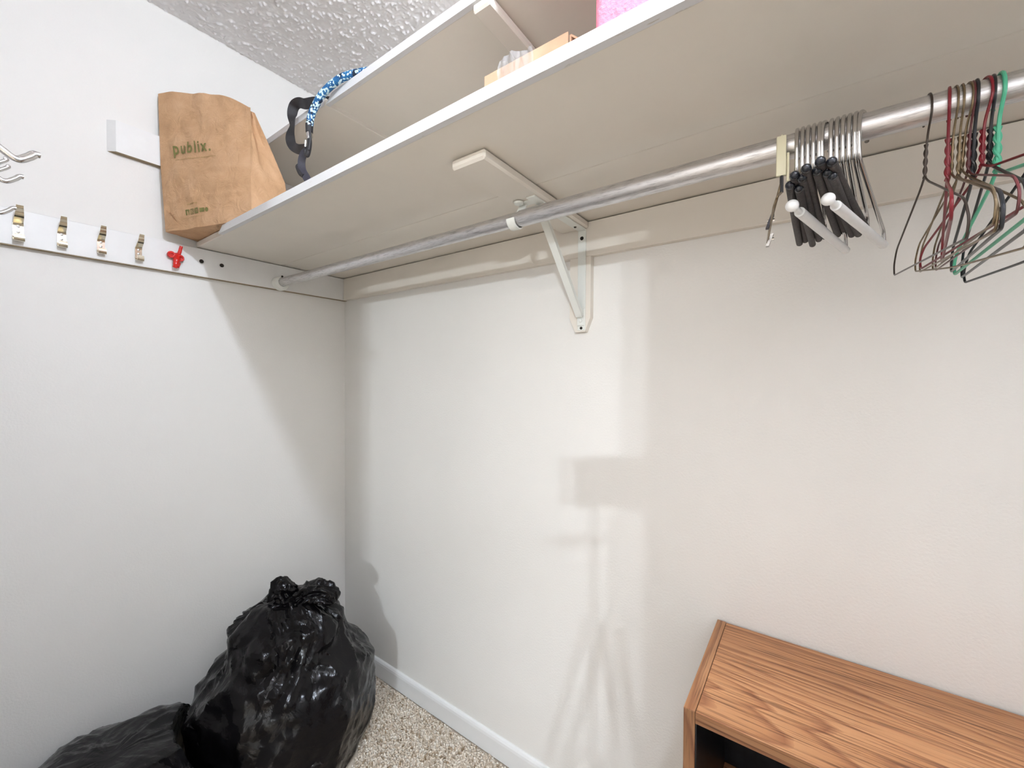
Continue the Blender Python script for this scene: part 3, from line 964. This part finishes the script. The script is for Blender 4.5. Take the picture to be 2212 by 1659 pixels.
m = MB(); m.prism([(CX0+0.086, CZ1-0.004), (CX0+0.172, CZ1-0.004), (CX0+0.166, CZ1+0.022), (CX0+0.070, CZ1+0.010)], lambda a, b, d: (a, d, b), CY1-0.003, CY1)
m.build('flap', 'card', t, o)
m = MB(); m.add([(CX1+0.003, CY0+0.006, CZ1-0.002), (CX1+0.003, CY1-0.05, CZ1-0.002), (CX1+0.024, CY1-0.055, CZ1-0.012), (CX1+0.021, CY0+0.012, CZ1-0.016),
                 (CX1+0.002, CY0+0.006, CZ1-0.005), (CX1+0.002, CY1-0.05, CZ1-0.005), (CX1+0.023, CY1-0.055, CZ1-0.015), (CX1+0.020, CY0+0.012, CZ1-0.019)],
                [(0, 1, 2, 3), (7, 6, 5, 4), (0, 4, 5, 1), (1, 5, 6, 2), (2, 6, 7, 3), (3, 7, 4, 0)])
m.build('flap', 'card', t, o)
# crinkled clear wrap lapped over the front of the box
m = MB()
nw_, nh_ = 40, 16
vsx, fsx = [], []
for i in range(nh_+1):
    v = i/nh_
    for j in range(nw_+1):
        u = j/nw_
        x = 1.248+u*0.068+0.004*math.sin(9*v+3*u)
        nz = noise.noise(Vector((u*9, v*5, 4.4)))*0.005+noise.noise(Vector((u*22, v*9, 1.4)))*0.003
        if v < 0.7:
            y, z = CY0-0.0065+nz, ZT+0.002+(CZ1-ZT+0.003+0.006*math.sin(5*u+0.5)+0.006*u)*v/0.7
        else:
            k_ = (v-0.7)/0.3
            y, z = CY0-0.0065+nz+0.05*k_, CZ1+0.003+0.006*math.sin(5*u+0.5)+0.006*u+0.010*math.sin(PI*k_)
        vsx.append((x, y, z))
for i in range(nh_):
    for j in range(nw_):
        a = i*(nw_+1)+j
        fsx.append((a, a+1, a+nw_+2, a+nw_+1))
m.add(vsx, fsx, True)
w = m.build('clear_wrap', 'clear', None, (1.28, CY0, ZT), autosmooth=False)
tag(w, 'crinkled strip of clear plastic lapped over the front of the cardboard box', 'plastic wrap')
def ring(c, rad, r_, tilt, mat, label):
    pts = []
    for i in range(33):
        a = 2*PI*i/32
        pts.append(Vector((rad*math.cos(a), rad*math.sin(a)*math.cos(tilt), rad*math.sin(a)*math.sin(tilt))))
    m = MB(); m.tube(pts, r_, 8, False)
    ob = m.build('ring', mat, None)
    ob.location = c
    return tag(ob, label, 'ring')
ring((1.268, CY0+0.022, CZ1+0.004), 0.0125, 0.0024, R(70), 'ring', 'small cream ring standing at the edge of the cardboard box')
ring((1.293, CY0+0.040, CZ1-0.004), 0.0165, 0.0011, R(62), 'band', 'thin tan elastic band beside the clear wrap')

# pink block, soft edged
bm = bmesh.new()
bmesh.ops.create_cube(bm, size=1)
px0, px1, py0, py1, pz1 = 1.462, 1.80, -0.548, -0.26, 1.98
for v in bm.verts:
    v.co = Vector(((px0+px1)/2+v.co.x*(px1-px0), (py0+py1)/2+v.co.y*(py1-py0), (ZT+pz1)/2+v.co.z*(pz1-ZT)))
bmesh.ops.bevel(bm, geom=bm.edges[:], offset=0.012, segments=4, affect='EDGES', profile=0.5)
bm.verts.index_update()
m = MB(); m.add([v.co for v in bm.verts], [[q.index for q in f.verts] for f in bm.faces], True); bm.free()
tag(m.build('foam_block', 'pink', None, (1.63, -0.4, ZT)), 'bright pink fuzzy foam block at the front of the lower shelf', 'foam block')

# ------------------------------------------------------------------ trouser hangers (chrome wire, sleeved bar)
RR = 0.0181
def slack_hanger(name, label, group, x, phi, wbar, u_tip, u_cor, white=False, lean=0.0):
    """local frame: Y = along the hanger (negative towards the room), Z up, origin at the rod centre"""
    t = empty(name, (x, RY, RZ), label, 'hanger', group, rz=-phi)
    t.rotation_euler = (lean, 0, -phi)
    wr = 0.0029
    rh = RR+wr+0.0012
    path = []
    for i in range(15):
        a = R(-35)+R(205)*i/14
        path.append(Vector((0, rh*math.cos(a), rh*math.sin(a)-0.0012)))
    path += fillet([path[-1], (0, -rh-0.001, -0.012), (0, -rh+0.002, -0.050), (0, u_cor, wbar+0.022), (0, u_cor+0.006, wbar), (0, u_cor-0.012, wbar-0.001)], [0, .004, .012, .012, .008, 0], 5)[1:]
    m = MB(); m.tube(path, wr, 10); m.build('wire', 'chrome', t)
    if not white:
        m = MB(); m.tube([(0, u_cor-0.004, wbar), ((0, (u_tip+u_cor)/2, wbar-0.003)), (0, u_tip+0.004, wbar)], [0.0050, 0.0050, 0.0050], 12)
        m.build('foam_sleeve', 'foam', t)
        m = MB(); m.ball((0, u_tip, wbar), 0.0054, 14, 10); m.build('ball_tip', 'blackball', t)
    else:
        m = MB(); m.tube([(0, u_cor+0.002, wbar), (0, (u_tip+u_cor)/2, wbar), (0, u_tip+0.030, wbar)], 0.0063, 16); m.build('vinyl_sleeve', 'whitefoam', t)
        m = MB(); m.tube([(0, u_tip+0.034, wbar), (0, u_tip+0.004, wbar)], 0.0040, 12); m.build('stem', 'whiteball', t)
        m = MB(); m.ball((0, u_tip, wbar), 0.0076, 18, 12); m.tube([(0, u_tip+0.009, wbar), (0, u_tip+0.004, wbar)], [0.0052, 0.0066], 14); m.build('end_knob', 'whiteball', t)
    return t
words = ['leftmost', 'second', 'third', 'fourth', 'fifth', 'sixth', 'seventh', 'eighth', 'ninth', 'tenth', 'eleventh', 'last']
X0, DXH = 1.6885, 0.00715
tips = [-0.158, -0.172, -0.150, -0.168, -0.183, None, -0.172, -0.188, -0.166, -0.160, -0.185, None]
zz_ = [-0.121, -0.116, -0.124, -0.119, -0.115, None, -0.116, -0.112, -0.118, -0.121, -0.114, None]
phis = [1.0, 1.6, 3.0, 4.0, 4.6, 14.0, 6.2, 7.0, 8.0, 9.0, 10.5, 16.5]
bk = 0
for i in range(12):
    wh = tips[i] is None
    x = X0+DXH*i
    if wh:
        lb = 'chrome trouser hanger with white sleeve, ' + ('in the middle of the chrome row' if i == 5 else 'at the right end of the chrome row')
        slack_hanger('trouser_hanger', lb, 'trouser hangers on the rod', x, R(phis[i]), -0.143, -0.150, 0.128, True)
    else:
        lb = '%s black-sleeved chrome trouser hanger counting from the left' % words[bk]
        bk += 1
        slack_hanger('trouser_hanger', lb, 'trouser hangers on the rod', x, R(phis[i]), zz_[i], tips[i], 0.125+0.012*((i*7) % 3)/3, False)

# cream skirt hanger at the left of the row
t = empty('skirt_hanger', (1.668, RY, RZ), 'cream plastic skirt hanger with wire clips left of the chrome hangers', 'hanger')
t.rotation_euler = (0, 0, R(4))
pts = []
for i in range(13):
    a = R(185)-R(215)*i/12
    pts.append(Vector((0, (RR+0.0018)*math.cos(a), (RR+0.0018)*math.sin(a)-0.0004)))
m = MB(); m.tube([Vector((0, -RR-0.0025, -0.03))] + pts, 0.0016, 8); m.build('hook', 'cream', t)
m = MB(); m.box(-0.0075, 0.0055, -RR-0.0105, -RR-0.0045, -0.053, 0.008, 0.0018, 2); m.build('front_plate', 'cream', t)
m = MB(); m.box(0.0062, 0.0095, -RR-0.008, -0.004, -0.062, -0.0185, 0.001); m.build('side_plate', 'cream', t)
m = MB(); m.tube([(0, -RR-0.007, -0.050), (0, -RR-0.007, -0.078)], 0.0026, 8); m.build('stem', 'wblack', t)
m = MB()
m.tube(fillet([(0, -0.025, -0.060), (-0.010, -0.026, -0.105), (-0.014, -0.006, -0.118), (-0.018, 0.09, -0.120)], 0.006), 0.0017, 8)
m.tube(fillet([(0, -0.025, -0.078), (-0.006, -0.12, -0.118), (-0.010, -0.10, -0.124), (-0.018, 0.09, -0.120)], 0.006), 0.0016, 8)
m.build('wire_frame', 'wbrown', t)
for yy, zz, cc in ((-0.012, -0.106, 'strap2'), (0.070, -0.112, 'steel')):
    m = MB()
    m.prism([(-0.006, 0.0), (0.006, 0.0), (0.005, -0.020), (-0.005, -0.020)], lambda a, b, d: (-0.011+d+b*0.35, yy+a, zz+b), -0.0022, 0.0022)
    c = m.build('clip', cc, t)
    m = MB(); m.tube([(-0.018, yy, zz-0.008), (-0.008, yy, zz-0.008)], 0.0028, 8); m.build('clip_spring', 'chrome', c)

# ------------------------------------------------------------------ dry-cleaner wire hangers
def wire_hanger(label, x, phi, mat, hw=0.205, drop=0.105, neck=0.085, wr=0.00125, roll_=0.0, bar_sag=0.0, bend=0.0, open_front=None):
    t = empty('wire_hanger', (x, RY, RZ), label, 'hanger', 'wire hangers on the rod')
    t.rotation_euler = (roll_, 0, -phi)
    rh = RR+wr+0.003
    c = Vector((0, 0, -0.003))
    path = []
    for i in range(17):
        a = R(-30)+R(210)*i/16
        path.append(c+Vector((0, rh*math.cos(a), rh*math.sin(a))))
    path += fillet([path[-1], (0, -rh, -0.012), (0, -0.004, -0.036), (0, 0, -neck)], 0.012, 5)[1:]
    m = MB(); m.tube(path, wr, 8); m.build('hook', mat, t)
    # twisted neck
    m = MB()
    for ph in (0, PI):
        pts = []
        for i in range(33):
            k_ = i/32
            a = ph+k_*2*PI*1.9
            pts.append(Vector((wr*1.05*math.cos(a), wr*1.05*math.sin(a), -0.044-(neck-0.044)*k_)))
        m.tube(pts, wr*0.98, 7)
    m.build('twisted_neck', mat, t)
    zb_ = -neck-drop
    pts = fillet([(0, 0, -neck+0.002), (bend*0.2, -0.022, -neck-0.010), (bend, -hw+0.018, -neck-drop*0.62), (bend, -hw, zb_+0.018), (bend, -hw+0.006, zb_),
                  (0, 0, zb_-bar_sag), (-bend*0.6, hw-0.006, zb_), (-bend*0.6, hw, zb_+0.018), (-bend*0.6, hw-0.018, -neck-drop*0.62), (0, 0.022, -neck-0.010), (0, 0, -neck+0.002)],
                 [0, .02, .03, .012, .006, .05, .006, .012, .03, .02, 0], 5)
    m = MB(); m.tube(pts, wr, 8); m.build('frame', mat, t)
    return t
WH = [
    ('black wire hanger at the left end of the wire hangers', 1.8335, -1.5, 'wdark', dict(neck=0.088, drop=0.112, hw=0.195, roll_=R(6))),
    ('dark red wire hanger, leftmost of the red ones', 1.8535, 9.0, 'wred', dict(neck=0.098, drop=0.085, hw=0.165, wr=0.0017, roll_=R(3))),
    ('brown wire hanger next to the leftmost red one', 1.8585, 1.0, 'wbrown', dict(neck=0.090, drop=0.108, roll_=R(6))),
    ('brown wire hanger in the middle of the wire hangers', 1.8645, 3.5, 'wbrown', dict(neck=0.094, drop=0.100, roll_=R(5))),
    ('brown wire hanger with a bright sagging front shoulder', 1.8700, -3.0, 'wbrown', dict(neck=0.088, drop=0.118, bar_sag=0.006, roll_=R(9))),
    ('dark maroon wire hanger behind the brown ones', 1.8735, 2.0, 'wmaroon', dict(neck=0.092, drop=0.100, roll_=R(4))),
    ('thick-necked black wire hanger right of the brown ones', 1.8775, 6.0, 'wblack', dict(neck=0.100, drop=0.100, wr=0.0018, roll_=R(5))),
    ('red wire hanger, right one of the red pair', 1.8845, -7.0, 'wred', dict(neck=0.090, drop=0.085, wr=0.0016)),
    ('black wire hanger just left of the green one', 1.8915, 5.5, 'wblack', dict(neck=0.086, drop=0.122, wr=0.0017, roll_=R(4))),
    ('mint green wire hanger', 1.8975, 1.0, 'wgreen', dict(neck=0.100, drop=0.090, wr=0.0021)),
    ('black wire hanger cut off by the right edge', 1.9300, -5.0, 'wblack', dict(neck=0.090, drop=0.115, wr=0.0017, bar_sag=0.01)),
]
for lb, x, ph, mt, kw in WH:
    wire_hanger(lb, x, R(ph), mt, **kw)

# ------------------------------------------------------------------ black bin bags
def ridged(p, s, seed):
    return 1.0-2.0*abs(noise.noise(p*s+Vector((seed, seed*1.7, -seed))))
def make_bag(name, label, ctr, prof, ell, seed, neck_amp, push=None, xmin=0.02, lump=0.02):
    """prof: (z, radius) from floor to neck; ell: (sx, sy) ellipse factors"""
    t = empty(name, (ctr[0], ctr[1], 0), label, 'trash bag', 'black bin bags')
    nu, nv = 190, 104
    rj = random.Random(int(seed*10))
    zs = [p[0] for p in prof]; rs = [p[1] for p in prof]
    # arc-length parametrisation, smooth
    pv = catmull([(r_, 0, z) for z, r_ in prof], 24)
    cum = [0]
    for a, b in zip(pv, pv[1:]): cum.append(cum[-1]+(b-a).length)
    def at(s):
        s *= cum[-1]
        for i in range(len(cum)-1):
            if s <= cum[i+1]:
                k = (s-cum[i])/max(1e-9, cum[i+1]-cum[i])
                return pv[i].lerp(pv[i+1], k)
        return pv[-1]
    m = MB(); vsx = []; fsx = []
    ztop = prof[-1][0]
    for i in range(nv+1):
        for j in range(nu):
            # jittered lattice so that the film breaks into irregular flat facets
            s = min(1.0, max(0.0, (i+(rj.uniform(-0.42, 0.42) if 0 < i < nv else 0))/nv))
            q = at(s)
            r_, z = max(0.0, q.x), q.z
            zf = z/ztop
            a = 2*PI*(j+rj.uniform(-0.42, 0.42))/nu
            dirv = Vector((math.cos(a)*ell[0], math.sin(a)*ell[1], 0))
            p = Vector((dirv.x*r_, dirv.y*r_, z))
            w = p*1.0
            d = lump*noise.noise(w*5+Vector((seed, 0, 0)))
            wq = w+0.03*noise.noise_vector(w*8+Vector((0, seed, 0)))
            d += 0.020*ridged(wq, 6.0, seed+2)+0.0085*ridged(wq, 14, seed+5)+0.0036*ridged(wq, 30, seed+9)
            # folds running out of the gathered neck
            kk = max(0.0, (zf-0.50)/0.50)
            wob = noise.noise(Vector((math.cos(a)*1.5, math.sin(a)*1.5, zf*3+seed)))*2.4
            d += neck_amp*kk*(1-0.35*kk)*(abs(math.sin(a*4.5+wob*2.5))*1.0-0.6)
            d += 0.45*neck_amp*kk*(abs(math.sin(a*10.5+wob*4))-0.6)
            fade = min(1.0, r_/0.05)
            outw = Vector((dirv.x, dirv.y, 0.35)).normalized()
            p = p+outw*d*fade
            p.z = max(p.z, 0.001)
            P = Vector((ctr[0]+p.x, ctr[1]+p.y, p.z))
            if P.x < xmin: P.x = xmin+0.004*(1+noise.noise(P*30))
            if push: P = push(P)
            vsx.append(P)
    for i in range(nv):
        for j in range(nu):
            q = (j+1) % nu
            A, B, C_, D = i*nu+j, i*nu+q, (i+1)*nu+q, (i+1)*nu+j
            fsx += [(A, B, C_), (A, C_, D)] if rj.random() < 0.5 else [(A, B, D), (B, C_, D)]
    fsx.append(tuple(range(nu-1, -1, -1)))
    fsx.append(tuple(nv*nu+j for j in range(nu)))
    m.add(vsx, fsx, True)
    bb = m.build('bag_body', 'liner', t, (ctr[0], ctr[1], 0), autosmooth=False)
    bb.data.set_sharp_from_angle(angle=R(26))
    return t
B1 = (0.340, -0.415)
prof1 = [(0.001, 0.02), (0.001, 0.155), (0.03, 0.205), (0.10, 0.236), (0.18, 0.243), (0.27, 0.232), (0.335, 0.205), (0.385, 0.170), (0.425, 0.150), (0.46, 0.138), (0.492, 0.100), (0.512, 0.066), (0.525, 0.048)]
t1 = make_bag('trash_bag', 'tall tied black plastic trash bag in the back left corner', B1, prof1, (1.0, 1.0), 3.0, 0.020, xmin=0.016)
def lobe(name, pts, rads, flat, seed, parent, org):
    """crumpled gathered plastic: a tube with strong creases"""
    pp = catmull(pts, 14)
    k = len(pp); n = 72
    m = MB(); vsx, fsx = [], []
    nrm = Vector(flat).normalized()
    for i, p in enumerate(pp):
        t_ = (pp[min(i+1, k-1)]-pp[max(i-1, 0)]).normalized()
        a_ = (nrm-t_*nrm.dot(t_)).normalized(); b_ = t_.cross(a_)
        s = i/(k-1)*(len(rads)-1); i0 = min(int(s), len(rads)-2)
        r_ = lerp(rads[i0][0], rads[i0+1][0], s-i0); q_ = lerp(rads[i0][1], rads[i0+1][1], s-i0)
        for j in range(n):
            a = 2*PI*j/n
            wv = 1+0.22*math.sin(a*5+seed+2*noise.noise(p*20))+0.12*math.sin(a*11+seed*2+s*3)
            P = p+a_*(r_*math.cos(a)*wv)+b_*(q_*math.sin(a)*wv)
            P += (a_*math.cos(a)+b_*math.sin(a))*(0.006*ridged(P, 38, seed)+0.003*ridged(P, 80, seed))*min(1, r_/0.02)
            vsx.append(P)
    for i in range(k-1):
        for j in range(n):
            q = (j+1) % n
            fsx.append((i*n+j, i*n+q, (i+1)*n+q, (i+1)*n+j))
    fsx.append(tuple(range(n-1, -1, -1))); fsx.append(tuple((k-1)*n+j for j in range(n)))
    m.add(vsx, fsx, True)
    return m.build(name, 'liner', parent, org, autosmooth=False)
og = (B1[0], B1[1], 0)
bx, by = B1
# directions in the plane facing the room: r along +x+y (screen right)
def loc(r_, z, d=0.0):  # r_: to the right, d: towards the room
    return (bx+0.81*r_+0.585*d, by+0.585*r_-0.81*d, z)
lobe('gathered_neck', [loc(0.0, 0.49), loc(0.008, 0.515), loc(0.014, 0.53), loc(0.016, 0.545)], [(0.072, 0.07), (0.055, 0.052), (0.044, 0.04), (0.030, 0.028)], (0.81, 0.585, 0), 1.0, t1, og)
lobe('tied_ear', [loc(0.005, 0.50), loc(-0.012, 0.530), loc(-0.016, 0.556), loc(-0.010, 0.580), loc(-0.002, 0.591)], [(0.042, 0.036), (0.040, 0.032), (0.034, 0.027), (0.028, 0.020), (0.014, 0.008)], (0.81, 0.585, 0), 2.3, t1, og)
lobe('tied_ear', [loc(0.015, 0.515), loc(0.045, 0.540), loc(0.080, 0.556), loc(0.112, 0.556), loc(0.136, 0.538), loc(0.145, 0.520)], [(0.030, 0.036), (0.026, 0.036), (0.024, 0.034), (0.024, 0.030), (0.022, 0.024), (0.008, 0.010)], (0, 0, 1), 4.1, t1, og)
def push1(P):
    q = Vector((P.x-B1[0], P.y-B1[1], 0))
    z = min(max(P.z, 0.0), 0.47)
    r_ = 0.295
    if z > 0.27: r_ = 0.295-(z-0.27)*1.0
    if q.length < r_:
        q = q.normalized()*(r_+0.002*noise.noise(P*40))
        return Vector((B1[0]+q.x, B1[1]+q.y, P.z))
    return P
prof2 = [(0.001, 0.02), (0.001, 0.17), (0.03, 0.225), (0.09, 0.250), (0.16, 0.245), (0.22, 0.205), (0.262, 0.13), (0.278, 0.06), (0.282, 0.018)]
t2 = make_bag('trash_bag', 'low slumped black plastic trash bag against the left wall in front', (0.27, -0.83), prof2, (1.0, 1.12), 11.0, 0.006, push=push1, xmin=0.016, lump=0.03)

# ------------------------------------------------------------------ oak bookcase
KX0, KX1, KY0, KY1, KZ = 1.5400, 2.17, -0.328, -0.006, 0.690
o = (1.855, -0.167, 0)
t = empty('bookcase', o, 'low oak-veneer bookcase with dark inside against the back wall', 'bookcase')
TH = 0.0185
MB().box(KX0, KX0+TH, KY0, KY1, 0, KZ+0.0005, 0.0008).build('side_panel', 'oak_z', t, o)
MB().box(KX1-TH, KX1, KY0, KY1, 0, KZ+0.0005, 0.0008).build('side_panel', 'oak_z', t, o)
MB().box(KX0+0.0002, KX0+TH-0.0002, KY0+0.0005, KY1-0.0005, KZ+0.0004, KZ+0.0011).build('side_edging', 'oak_y', t, o)
MB().box(KX1-TH+0.0002, KX1-0.0002, KY0+0.0005, KY1-0.0005, KZ+0.0004, KZ+0.0011).build('side_edging', 'oak_y', t, o)
MB().box(KX0+TH+0.0004, KX1-TH-0.0004, KY0+0.002, KY1, KZ-0.019, KZ-0.0002, 0.0008).build('top', 'oak_x', t, o)
MB().box(KX0+TH+0.0005, KX1-TH-0.0005, KY0+0.0008, KY0+0.002, KZ-0.0195, KZ-0.0006).build('top_edging', 'oak_e', t, o)
MB().box(KX0+TH, KX1-TH, KY1-0.008, KY1-0.002, 0.06, KZ-0.019).build('back_panel', 'black_int', t, o)
for sx in (KX0+TH, KX1-TH-0.002):
    MB().box(sx, sx+0.002, KY0+0.004, KY1-0.008, 0.06, KZ-0.019).build('inner_lining', 'black_int', t, o)
MB().box(KX0+TH+0.002, KX1-TH-0.002, KY0+0.004, KY1-0.008, KZ-0.021, KZ-0.0192).build('inner_lining', 'black_int', t, o)
MB().box(KX0+TH+0.002, KX1-TH-0.002, KY0+0.012, KY1-0.008, 0.350, 0.368, 0.0008).build('shelf', 'oak_x', t, o)
MB().box(KX0+TH+0.002, KX1-TH-0.002, KY0+0.004, KY1-0.008, 0.055, 0.073, 0.0008).build('bottom_shelf', 'oak_x', t, o)
MB().box(KX0+TH, KX1-TH, KY0+0.02, KY0+0.035, 0, 0.055).build('plinth', 'oak_x', t, o)

# ------------------------------------------------------------------ photographer's tripod and phone (their shadow falls on the back wall)
pc = CAM-fw*0.0145
ph_o = bpy.data.objects.new('phone', None); COL.objects.link(ph_o)
tag(ph_o, 'phone held sideways on a tripod in the doorway, seen by its shadow', 'phone')
rotm = Matrix(((r2.x, u2.x, -fw.x), (r2.y, u2.y, -fw.y), (r2.z, u2.z, -fw.z)))
ph_o.location = pc + r2*0.012 - u2*0.006
ph_o.rotation_euler = rotm.to_euler()
MB().box(-0.082, 0.082, -0.040, 0.064, -0.0045, 0.0035, 0.003, 2).build('case', 'phone', ph_o)
MB().box(-0.078, 0.078, -0.036, 0.060, -0.0, 0.0042).build('screen', 'blackball', ph_o)
tp = Vector((pc.x, pc.y, 0)) - Vector((fw.x, fw.y, 0)).normalized()*0.03
t = empty('tripod', (tp.x, tp.y, 0), 'thin black tripod in the doorway, seen by its shadow on the back wall', 'tripod')
o = (tp.x, tp.y, 0)
m = MB()
m.box(tp.x-0.012, tp.x+0.012, tp.y-0.012, tp.y+0.012, 1.155, 1.205, 0.004, 2)
m.build('head', 'phone', t, o)
m = MB(); m.tube([(tp.x, tp.y, 1.20), (tp.x, tp.y, 1.214)], 0.012, 12); m.build('clamp_base', 'phone', t, o)
m = MB(); m.tube([(tp.x, tp.y, 0.72), (tp.x, tp.y, 1.16)], 0.011, 14); m.build('centre_column', 'phone', t, o)
m = MB(); m.tube([(tp.x, tp.y, 1.165), (tp.x-0.10, tp.y-0.05, 1.135)], [0.006, 0.009], 10); m.build('pan_handle', 'phone', t, o)
m = MB(); m.tube([(tp.x, tp.y, 0.93), (tp.x, tp.y, 0.985)], 0.026, 16); m.build('collar', 'phone', t, o)
for a in (70, 185, 295):
    d = Vector((math.cos(R(a)), math.sin(R(a)), 0))
    m = MB(); m.tube([Vector((tp.x, tp.y, 0.955))+d*0.02, Vector((tp.x, tp.y, 0.5))+d*0.14, Vector((tp.x, tp.y, 0.008))+d*0.255], [0.012, 0.010, 0.008], 10); m.build('leg', 'phone', t, o)
    m = MB(); m.tube([Vector((tp.x, tp.y, 0.735)), Vector((tp.x, tp.y, 0.50))+d*0.14], 0.005, 8); m.build('spreader', 'phone', t, o)
